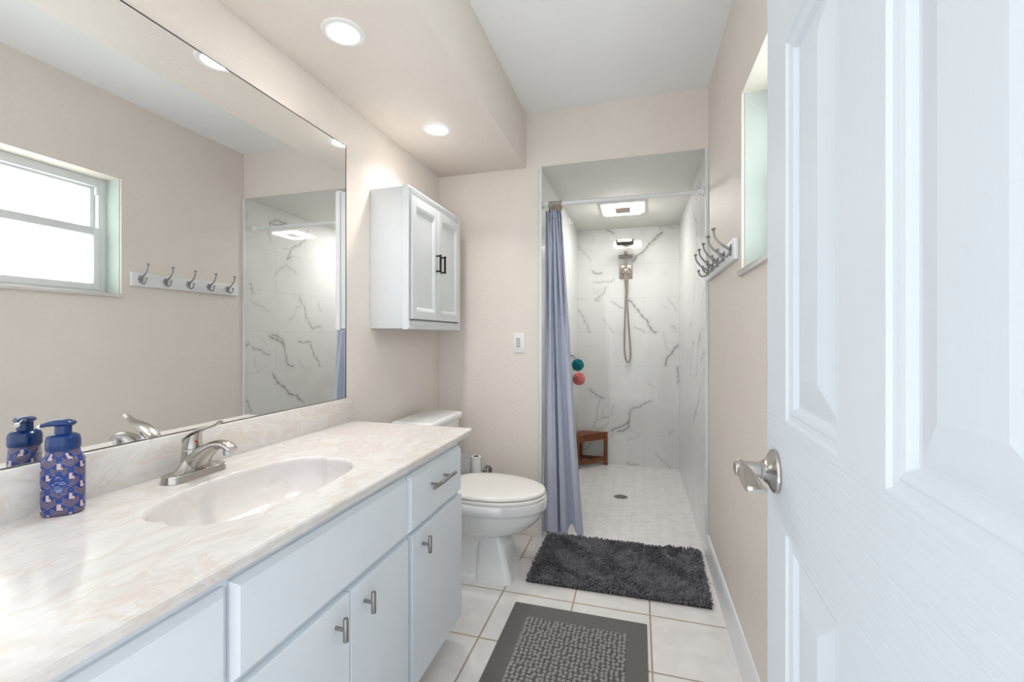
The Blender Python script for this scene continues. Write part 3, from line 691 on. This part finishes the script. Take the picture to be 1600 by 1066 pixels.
cd = thing('bathroom_bin', 'narrow white bin standing between toilet tank and end wall', 'bin', (.205, 2.40, 0))
g = G(); g.loft([rrect(.157, .249, 2.357, 2.443, .002, .008), rrect(.155, .251, 2.355, 2.445, .006, .008), rrect(.155, .251, 2.355, 2.445, .462, .008)], True, False); g.loft([rrect(.157, .249, 2.357, 2.443, .462, .008), rrect(.157, .249, 2.357, 2.443, .01, .008)], False, True); g.build('bin_body', 'white_plastic', cd)
ps = thing('tissue_stand', 'white stand hidden behind the toilet seat holding a tissue roll', 'stand', (.285, 2.375, 0))
g = G(); g.lathe((.285, 2.36, .0), [(.026, .001), (.026, .006), (.006, .012), (.006, .365), (.027, .368), (.027, .374)], 'z', 28); g.build('stand_body', 'white_plastic', ps)
tr = thing('toilet_paper_roll', 'nearly used white toilet paper roll standing upright behind the toilet', 'toilet paper', (.285, 2.36, .3745))
g = G(); g.lathe((.285, 2.36, .3745), [(.0175, 0), (.0275, 0), (.0275, .098), (.0175, .098)], 'z', 32, cap0=False, cap1=False); g.build('paper_winding', 'paper', tr)
g = G(); g.lathe((.285, 2.36, .3745), [(.0185, .0002), (.0185, .0975), (.017, .0975), (.017, .0002)], 'z', 32, cap0=False, cap1=False); g.build('paper_core', 'cardboard', tr)

# ---------------------------------------------------------------- fan timer switch
sw = thing('wall_switch', 'white keypad wall switch on the end wall beside the curtain', 'switch', (.508, YB, 1.118))
g = G(); g.box(.473, .543, YB-.006, YB-.0003, 1.060, 1.176, .002); g.build('switch_plate', 'white_plastic', sw)
g = G(); g.box(.491, .525, YB-.0085, YB-.005, 1.085, 1.151, .001); kp = g.build('switch_keypad', 'white_plastic', sw)
for x in (.4985, .5105):
    for z in (1.141, 1.127, 1.113, 1.099):
        g = G(); g.box(x-.0045, x+.0045, YB-.010, YB-.008, z-.005, z+.005, .001); g.build('switch_button', 'grey_plastic', kp)

# ---------------------------------------------------------------- ceiling lights
dl = thing('recessed_downlight', 'round recessed soffit downlight nearer the doorway, above the sink', 'ceiling light', (.266, 1.209, ZS), group='recessed soffit downlights')
g = G(); g.lathe((0, 0, 0), [(.068, -.0003), (.067, -.004), (.062, -.006), (.050, -.0055), (.045, -.002)], 'z', 48, cap0=False, cap1=False); g.build('trim_ring', 'white_plastic', dl, local=True)
g = G(); g.lathe((0, 0, 0), [(.0455, -.0015), (.044, -.0022)], 'z', 40); g.build('light_lens', 'lamp', dl, local=True)
dup(dl, (.266, 1.893, ZS), 'round recessed soffit downlight above the white wall cabinet')
for q in (1.209, 1.893):
    ld = bpy.data.lights.new('downlight_beam', 'AREA'); ld.shape = 'DISK'; ld.size = .086; ld.energy = LAMP_W; ld.color = (1, .965, .925); ld.spread = rad(SPREAD)
    lo = bpy.data.objects.new('downlight_beam', ld); COL.objects.link(lo); lo.location = (.266, q, ZS-.0065)
pn = thing('ceiling_fan_light', 'square lit exhaust fan panel in the shower ceiling', 'ceiling light', (1.06, 3.44, ZS))
g = G(); g.loft([rrect(.900, 1.222, 3.281, 3.599, ZS-.0003, .02), rrect(.902, 1.220, 3.283, 3.597, ZS-.010, .02), rrect(.925, 1.197, 3.306, 3.574, ZS-.012, .02)], True, True); g.build('fan_frame', 'white_plastic', pn)
g = G(); g.loft([rrect(.927, 1.195, 3.308, 3.572, ZS-.0115, .018), rrect(.93, 1.192, 3.311, 3.569, ZS-.022, .018)]); g.build('light_panel', 'panel', pn)
g = G(); g.box(1.005, 1.115, 3.350, 3.510, ZS-.0245, ZS-.021, .001)
for k in range(7): g.box(1.012, 1.108, 3.360+k*.021, 3.369+k*.021, ZS-.026, ZS-.0242, 0)
g.build('fan_grille', 'dark', pn)

# ---------------------------------------------------------------- hook rail
hr = thing('coat_hook_rail', 'white wall board with five pewter double hooks by the window', 'hook rail', (XR, 2.08, 1.435))
g = G(); g.box(XR-.018, XR-.0003, 1.746, 2.417, 1.435, 1.512, .003); g.build('hook_board', 'white_paint', hr)
for y in (1.789, 1.925, 2.061, 2.197, 2.333):
    g = G(); x0 = XR-.018; zc = 1.475
    g.loft([[(x0-d, y+.012*sx*math.cos(a)*(1+.18*math.cos(4*a)), zc+.021*sx*math.sin(a)*(1+.12*math.cos(6*a))) for a in np.linspace(0, 2*PI, 36, endpoint=False)] for d, sx in ((0, 1), (.003, 1), (.005, .8), (.007, .45))])
    pth = smoothpath([(x0-.004, y, zc+.004), (x0-.018, y, zc+.012), (x0-.040, y, zc+.030), (x0-.056, y, zc+.054), (x0-.060, y, zc+.078)], 5); g.tube(pth, [interp([0, .5, 1], [.006, .0038, .0036], i/20) for i in range(len(pth))], 10)
    g.lathe((x0-.060, y, zc+.078), [(.0035, -.004), (.0075, .001), (.0085, .004), (.006, .007), (.002, .008)], 'z', 16)
    pth = smoothpath([(x0-.004, y, zc-.008), (x0-.014, y, zc-.022), (x0-.030, y, zc-.026), (x0-.043, y, zc-.014), (x0-.046, y, zc+.000)], 5); g.tube(pth, [interp([0, .5, 1], [.0055, .0036, .0034], i/20) for i in range(len(pth))], 10)
    g.sphere((x0-.046, y, zc+.002), .0062); g.build('coat_hook', 'pewter', hr)

# ---------------------------------------------------------------- curtain, rod, rings
RY, RZ = 2.548, 1.930
rd = thing('shower_curtain_rod', 'white tension rod across the shower opening', 'curtain rod', (1.07, RY, RZ))
g = G(); g.rod((XJ+.012, RY, RZ), (1.235, RY, RZ), .0125, 24); g.rod((1.23, RY, RZ), (XT-.002, RY, RZ), .0105, 24); g.build('rod_tube', 'white_paint', rd)
for xa, xb in ((XJ+.0005, XJ+.035), (XT-.0005, XT-.035)):
    g = G(); s_ = 1 if xb > xa else -1; g.lathe((xa, RY, RZ), [(.020, 0), (.020, s_*.010), (.0155, s_*.014), (.0150, s_*.034)], 'x', 28); g.build('rod_end_cap', 'white_plastic', rd)
ordn = ['first', 'second', 'third', 'fourth', 'fifth', 'sixth', 'seventh']
r0 = None
for k in range(7):
    x = .673+.0115*k; lab = f'bronze wire curtain ring, {ordn[k]} from the shower jamb'
    if r0 is None:
        r0 = thing('curtain_ring', lab, 'curtain ring', (x, RY, RZ), group='curtain rings bunched on the rod')
        for w in (-.0016, .0016):
            g = G(); g.tube([(w, .0165*math.sin(a)*1.0, -.012+.0285*math.cos(a)) for a in np.linspace(0, 2*PI, 28)], .0014, 8); g.build('ring_wire', 'rings', r0, local=True)
        g = G(); g.sphere((0, 0, .0145), .0030, 10, 8); g.sphere((0, .008, .0125), .0026, 10, 8); g.sphere((0, -.008, .0125), .0026, 10, 8); g.build('roller_beads', 'rings', r0, local=True)
    else: dup(r0, (x, RY, RZ), lab)
cu = thing('shower_curtain', 'blue-grey waffle weave curtain gathered at the end of the rod', 'curtain', (.74, RY, 0))
NSc, NZc = 200, 110; ss = np.linspace(0, 1, NSc)
# depth of the folds towards the room (negative = towards the room), low and high
kb = np.array([[0, .022], [.05, -.010], [.16, -.028], [.28, -.030], [.36, -.018], [.395, .034], [.43, .012], [.50, -.026], [.57, -.018], [.66, .022], [.73, .030], [.77, .006], [.84, -.027], [.93, -.027], [1, .004]])
def pc(tab, s): 
    x = np.interp(s, tab[:, 0], np.arange(len(tab))); i = np.minimum(np.floor(x).astype(int), len(tab)-2); f = x-i; f = f*f*(3-2*f); return tab[i, 1]*(1-f)+tab[i+1, 1]*f
low = pc(kb, ss); high = -.017*np.cos(2*PI*ss*6.0)-.004*np.cos(2*PI*ss*11+1)
mid = -.024*np.cos(2*PI*(ss*4.1+.02*np.sin(9*ss)))
vs = []; uv = []
hem = .010+.004*np.sin(ss*14); arch = (ss > .60) & (ss < .86); hem = hem+np.where(arch, .052*np.sin(np.clip((ss-.60)/.26, 0, 1)*PI)**.4, 0); hem = hem+np.where(ss < .45, .012*ss, 0)
ZT = 1.895
for i in range(NZc+1):
    t = i/NZc
    for j, s_ in enumerate(ss):
        z = ZT+(hem[j]-ZT)*t - .004*(1-t)**8*math.cos(2*PI*s_*6)
        wl = min(1, max(0, (t-.12)/.55)); wl = wl*wl*(3-2*wl); wm = min(1, max(0, t/.25))*(1-wl)
        y = RY+(low[j]*wl+mid[j]*wm+high[j]*max(0, 1-wl-wm))
        xl = .652-.018*t; xr = .742+.066*t**.7+.062*t**1.6
        x = xl+(xr-xl)*s_ + .006*math.sin(2*PI*s_*4+t*5)*(1-s_)*s_*4*.5
        vs.append((x, y, z)); uv.append((s_*1.2, t*1.9))
g = G(); fs = [(i*NSc+j, i*NSc+j+1, (i+1)*NSc+j+1, (i+1)*NSc+j) for i in range(NZc) for j in range(NSc-1)]
g.add(vs, fs); o = g.build('curtain_cloth', 'fabric', cu, angle=80, fixn=False)
ul = o.data.uv_layers.new(name='UVMap'); vi = np.zeros(len(o.data.loops), np.int32); o.data.loops.foreach_get('vertex_index', vi); ul.data.foreach_set('uv', np.array(uv, np.float32)[vi].ravel())
m = o.modifiers.new('thickness', 'SOLIDIFY'); m.thickness = .0016
g = G()
for j in range(7):
    s_ = (j+.5)/7; k = int(s_*NSc); p = vs[3*NSc+k]; g.tube([(p[0]+.006*math.cos(a), p[1]-.001, p[2]+.002+.006*math.sin(a)) for a in np.linspace(0, 2*PI, 16)], .0011, 6)
g.build('grommets', 'pewter', cu)

# ---------------------------------------------------------------- shower fittings
sh = thing('shower_fixture', 'brushed nickel shower set with square head, valve and looped hose', 'shower', (1.067, YS-.04, 1.7)); SX = 1.064
g = G(); g.lathe((SX, YS-.0005, 1.995), [(.030, 0), (.028, -.006), (.012, -.010)], 'y', 28); g.tube(smoothpath([(SX, YS-.005, 1.995), (SX, YS-.10, 1.998), (SX, YS-.20, 1.985), (SX, YS-.245, 1.965)], 6), .0105, 14); g.build('shower_arm', 'shower_metal', sh)
g = G(); g.loft([rrect(SX-.022, SX+.022, YS-.275, YS-.215, 1.975, .01), rrect(SX-.07, SX+.07, YS-.325, YS-.175, 1.962, .02), rrect(SX-.072, SX+.072, YS-.327, YS-.173, 1.944, .02)]); hd = g.build('shower_head', 'shower_metal', sh)
g = G(); g.loft([rrect(SX-.066, SX+.066, YS-.321, YS-.179, 1.9445, .018), rrect(SX-.064, SX+.064, YS-.319, YS-.181, 1.941, .018)])
for a in range(7):
    for b in range(7): g.lathe((SX-.051+.017*a, YS-.301+.017*b, 1.9415), [(.0032, 0), (.002, -.003)], 'z', 8)
g.build('spray_face', 'nozzle', hd)
g = G(); g.tube([(SX, YS-.03, 1.74), (SX, YS-.03, 1.92)], .011, 16); g.box(SX-.012, SX+.012, YS-.035, YS-.0005, 1.895, 1.93, .003); g.build('riser_pipe', 'shower_metal', sh)
g = G(); g.lathe((SX-.062, YS-.055, 1.868), [(.008, 0), (.0135, .003), (.0135, .05), (.0105, .054), (.0105, .07), (.0135, .074), (.0135, .121), (.008, .124)], 'x', 24); g.box(SX-.012, SX+.012, YS-.06, YS-.025, 1.855, 1.880, .003); g.build('diverter_bar', 'shower_metal', sh)
g = G(); g.box(SX-.058, SX+.058, YS-.010, YS-.0005, 1.675, 1.800, .004); vp = g.build('valve_plate', 'shower_metal', sh)
g = G(); g.lathe((SX, YS-.010, 1.738), [(.045, .001), (.045, -.004), (.038, -.009), (.036, -.022), (.030, -.026), (.022, -.026), (.021, -.042), (.014, -.046), (.004, -.047)], 'y', 36); g.tube([(SX, YS-.045, 1.738), (SX+.04, YS-.05, 1.72)], [.007, .005], 12); g.build('valve_dial', 'shower_metal', vp)
g = G(); g.tube(smoothpath([(SX+.004, YS-.075, 1.705), (SX+.004, YS-.07, 1.67), (SX+.006, YS-.06, 1.60), (SX+.008, YS-.058, 1.53)], 6), [.0185]*7+[interp([0, 1], [.0175, .0085], i/11) for i in range(12)], 18); g.box(SX-.014, SX+.022, YS-.085, YS-.008, 1.650, 1.675, .004); g.build('hand_shower', 'shower_metal', sh)
g = G(); hp = smoothpath([(SX+.008, YS-.058, 1.535), (SX+.016, YS-.055, 1.40), (SX+.030, YS-.04, 1.20), (SX+.042, YS-.032, 1.02), (SX+.036, YS-.030, .945), (SX+.018, YS-.030, .925), (SX-.004, YS-.030, .98), (SX-.012, YS-.032, 1.12), (SX-.006, YS-.036, 1.35), (SX+.002, YS-.022, 1.58), (SX+.003, YS-.012, 1.68)], 10)
g.tube(hp, [.0068+.0006*(i % 2) for i in range(len(hp))], 12); g.build('shower_hose', 'shower_metal', sh)
dn_ = thing('shower_drain', 'round metal drain in the shower floor', 'drain', (1.052, 3.276, -.004))
g = G(); g.lathe((1.052, 3.276, -.0045), [(.050, 0), (.050, .003), (.045, .0045), (.043, .003)], 'z', 36); g.build('drain_rim', 'chrome', dn_)
g = G(); g.lathe((1.052, 3.276, -.0022), [(.0425, 0), (.0425, .0012)], 'z', 32)
g.build('drain_grate', 'shower_metal', dn_)
g = G()
for k in range(12):
    a = 2*PI*k/12; g.lathe((1.052+.028*math.cos(a), 3.276+.028*math.sin(a), -.001), [(.0045, 0), (.0045, .0006)], 'z', 10)
for k in range(6):
    a = 2*PI*k/6; g.lathe((1.052+.014*math.cos(a), 3.276+.014*math.sin(a), -.001), [(.004, 0), (.004, .0006)], 'z', 10)
g.build('drain_holes', 'black', dn_)
# corner stool
st = thing('shower_stool', 'low triangular teak corner stool at the back of the shower', 'stool', (.72, 3.98, -.004))
xa, ya, L, fz = XJ+.012, YS-.012, .265, -.004
A_, B_, C_ = (xa, ya), (xa+L, ya), (xa, ya-L)
def wedge(g, pts, z0, z1): g.loft([[(x, y, z0) for x, y in pts], [(x, y, z1) for x, y in pts]])
for k in range(5):     # seat slats parallel to the long front edge
    t0, t1 = .14+.172*k+.004, .14+.172*(k+1)-.004
    g = G(); wedge(g, [(xa+L*t0, ya-.002), (xa+L*t1, ya-.002), (xa+.002, ya-L*t1), (xa+.002, ya-L*t0)], .272, .288); g.build('seat_slat', 'teak', st, angle=20)
for (x, y) in ((xa+L-.036, ya-.036), (xa+.002, ya-L+.002), (xa+.002, ya-.036)):
    g = G(); g.box(x, x+.034, y, y+.034, fz, .272, .004); g.build('stool_leg', 'teak', st)
def bar(p, q, z0, z1, w):
    d = (Vector((q[0]-p[0], q[1]-p[1], 0))).normalized(); nn = Vector((-d.y, d.x, 0))*w/2; g = G()
    wedge(g, [(p[0]+nn.x, p[1]+nn.y), (q[0]+nn.x, q[1]+nn.y), (q[0]-nn.x, q[1]-nn.y), (p[0]-nn.x, p[1]-nn.y)], z0, z1); return g
P1, P2, P3 = (xa+L-.02, ya-.02), (xa+.02, ya-L+.02), (xa+.02, ya-.02)
for p, q in ((P1, P2), (P1, P3), (P2, P3)):
    bar(p, q, .232, .271, .020).build('seat_rail', 'teak', st, angle=20); bar(p, q, .036, .066, .020).build('stretcher', 'teak', st, angle=20)
# bath poufs and hook
def pouf(name, label, c, R, mat, seed):
    t = thing(name, label, 'bath pouf', c); g = G(); rings = []; n, m = 84, 48
    for i in range(1, m):
        th = PI*i/m; ring_ = []
        for k in range(n):
            ph = 2*PI*k/n; d = Vector((math.sin(th)*math.cos(ph), math.sin(th)*math.sin(ph), math.cos(th)))
            w = mnoise.noise_vector(d*2.3+Vector((seed, 0, 0)))*.9
            rgd = abs(math.sin((d.x*3+d.y*2-d.z*2.5+w.x*3)*4.2)); r = R*(.74+.26*rgd+.10*mnoise.noise(d*5+Vector((0, seed, 0))))
            ring_.append((c[0]+d.x*r, c[1]+d.y*r, c[2]+d.z*r))
        rings.append(ring_)
    g.loft(rings); g.build('mesh_ruffle', mat, t, angle=80)
    g = G(); g.tube(smoothpath([(c[0], c[1], c[2]+R*.6), (c[0]-.016, c[1], c[2]+R+.0), (XJ+.014, c[1], c[2]+R+.03), (XJ+.018, c[1]+.01, c[2]+R+.0), (c[0], c[1]+.004, c[2]+R*.6)], 6), .0018, 6); g.build('hanging_cord', mat, t)
    hk = thing('wall_hook', f'small chrome hook on the shower wall holding the {label.split()[0]} bath pouf', 'hook', (XJ, c[1], c[2]+R+.02))
    g = G(); g.lathe((XJ+.0003, c[1], c[2]+R+.03), [(.014, 0), (.012, .004), (.005, .007)], 'x', 20); g.build('hook_base', 'chrome', hk)
    g = G(); g.tube(smoothpath([(XJ+.006, c[1]+.005, c[2]+R+.03), (XJ+.016, c[1]+.005, c[2]+R+.018), (XJ+.026, c[1]+.005, c[2]+R+.022), (XJ+.027, c[1]+.005, c[2]+R+.034)], 5), .003, 8); g.build('hook_arm', 'chrome', hk)
pouf('bath_pouf', 'teal ruffled mesh bath pouf hanging on the shower side wall', (.688, 3.68, .918), .050, 'teal', 1.3)
pouf('bath_pouf', 'coral pink ruffled mesh bath pouf hanging below a teal one', (.682, 3.80, .790), .054, 'coral', 5.1)
ck = thing('towel_clip_hook', 'little white hook high on the shower side wall by the curtain', 'hook', (XJ, 3.577, 2.09))
g = G(); g.box(XJ+.0003, XJ+.006, 3.560, 3.594, 2.068, 2.112, .002); g.build('hook_base', 'white_plastic', ck)
g = G(); g.tube(smoothpath([(XJ+.005, 3.577, 2.085), (XJ+.02, 3.577, 2.074), (XJ+.028, 3.577, 2.082), (XJ+.028, 3.577, 2.092)], 5), .0035, 8); g.build('hook_arm', 'white_plastic', ck)

# ---------------------------------------------------------------- bath mats
bmz = thing('shag_bath_mat', 'charcoal shaggy chenille mat at the shower threshold', 'bath mat', (1.07, 2.29, 0))
MC = [(.668, 2.012), (1.474, 2.024), (1.484, 2.528), (.672, 2.502)]
def bil(a, b): return tuple((1-a)*(1-b)*MC[0][k]+a*(1-b)*MC[1][k]+a*b*MC[2][k]+(1-a)*b*MC[3][k] for k in (0, 1))
def thr(x, y): return .0075 if y > 2.497 else 0
def step(y): return .0075*min(1, max(0, (y-2.482)/.02))
g = G(); na, nb = 30, 24; top = []; 
for j in range(nb+1):
    for i in range(na+1): x, y = bil(i/na, j/nb); top.append((x, y, .006+step(y)))
g.add(top, [(j*(na+1)+i, j*(na+1)+i+1, (j+1)*(na+1)+i+1, (j+1)*(na+1)+i) for j in range(nb) for i in range(na)])
g.add([(x, y, z-.0045) for x, y, z in top], [(j*(na+1)+i, j*(na+1)+i+1, (j+1)*(na+1)+i+1, (j+1)*(na+1)+i) for j in range(nb) for i in range(na)])
bd = [i for i in range(na+1)]+[j*(na+1)+na for j in range(1, nb+1)]+[nb*(na+1)+i for i in range(na-1, -1, -1)]+[j*(na+1) for j in range(nb-1, 0, -1)]
nt = len(top); g.f += [(bd[k], bd[(k+1) % len(bd)], bd[(k+1) % len(bd)]+nt, bd[k]+nt) for k in range(len(bd))]; g.mi += [0]*len(bd)
g.build('mat_backing', 'shag_base', bmz)
vs, fs = [], []; na, nb = 104, 66; n = 6
for i in range(na):
    for j in range(nb):
        a, b = (i+.5+random.uniform(-.4, .4))/na, (j+.5+random.uniform(-.4, .4))/nb; x, y = bil(a, b)
        cl = mnoise.noise(Vector((x*7, y*7, 0)))*PI*2; lean = random.uniform(.004, .016); az = cl+random.uniform(-.9, .9)
        if a < .03: az = PI+random.uniform(-.7, .7)
        if a > .97: az = random.uniform(-.7, .7)
        if b < .03: az = -PI/2+random.uniform(-.7, .7)
        h = random.uniform(.012, .020)*(1+.25*mnoise.noise(Vector((x*11, y*11, 3)))); r = random.uniform(.0030, .0043); z0 = .004+step(y); o = len(vs)
        dx, dy = math.cos(az), math.sin(az)
        for t, q, rr_ in ((0, 0, .8), (.5, .35, 1.05), (.88, .8, 1.0), (1.0, 1.0, .55)):
            for k in range(n):
                an = 2*PI*k/n; vs.append((x+dx*lean*q+r*rr_*math.cos(an), y+dy*lean*q+r*rr_*math.sin(an), z0+h*t-.25*lean*q))
        for q in range(3):
            for k in range(n): fs.append((o+q*n+k, o+q*n+(k+1) % n, o+(q+1)*n+(k+1) % n, o+(q+1)*n+k))
        fs.append(tuple(range(o+3*n, o+4*n)))
g = G(); g.v, g.f, g.mi = vs, fs, [0]*len(fs); o = g.build('mat_pile', 'shag', bmz, angle=80, fixn=False); o['kind'] = 'stuff'
rg_ = thing('woven_rug', 'flat grey rug with checked loop centre and plain dark border', 'rug', (.936, 1.42, 0))
RX0, RX1, RY0, RY1 = .664, 1.207, .985, 1.840; bw, bl = .073, .088
g = G()
fo = [(0, .0005), (0, .006), (.002, .0075), (None, .0078)]
def rrc(i, z, bx, by): return [(RX0+i+bx, RY0+i+by, z), (RX1-i-bx, RY0+i+by, z), (RX1-i-bx, RY1-i-by, z), (RX0+i+bx, RY1-i-by, z)]
g.loft([rrc(0, .0005, 0, 0), rrc(0, .006, 0, 0), rrc(.002, .0078, 0, 0), rrc(0, .0078, bw, bl)], True, False); g.build('rug_border', 'rug_border', rg_)
FX0, FX1, FY0, FY1 = RX0+bw, RX1-bw, RY0+bl, RY1-bl; res = .0022
na, nb = int((FX1-FX0)/res), int((FY1-FY0)/res); XX, YY = np.meshgrid(np.linspace(FX0, FX1, na), np.linspace(FY0, FY1, nb))
pt = .0172; cx, cy = (XX-FX0)/pt, (YY-FY0)/pt; ix, iy = np.floor(cx), np.floor(cy); fx, fy = cx-ix-.5, cy-iy-.5
jx = (np.sin(ix*12.9+iy*78.2)*43758.5) % 1-.5; jy = (np.sin(ix*39.3+iy*11.1)*24634.6) % 1-.5
d = np.hypot((fx-jx*.34+.12*np.sin(fy*5+jy*6))/.345, (fy-jy*.34)/.41); loopm = np.clip(1.25-d, 0, 1); loopm = np.minimum(loopm*2.2, 1)
fine = rng.uniform(.75, 1.25, XX.shape)
hgt = .0078+.0045*np.sqrt(np.clip(1-d*d*.7, 0, 1))*(loopm > 0); hgt[[0, -1], :] = .0078; hgt[:, [0, -1]] = .0078
lightc, darkc = lin(152, 150, 147), lin(92, 90, 89)
c = darkc*(1-loopm[..., None])*1.0+lightc*loopm[..., None]; c = c*fine[..., None]
rib = (np.abs(XX-FX0-.0025) < .0016); c[rib] = lightc
g = G(); g.v = [tuple(p) for p in np.stack([XX, YY, hgt], -1).reshape(-1, 3).tolist()]; idx = np.arange(na*nb).reshape(nb, na)
g.f = [tuple(f) for f in np.stack([idx[:-1, :-1], idx[:-1, 1:], idx[1:, 1:], idx[1:, :-1]], -1).reshape(-1, 4).tolist()]; g.mi = [0]*len(g.f)
o = g.build('rug_field', 'rug_field', rg_, angle=80, fixn=False); set_colors(o, np.clip(c.reshape(-1, 3), 0, 1))
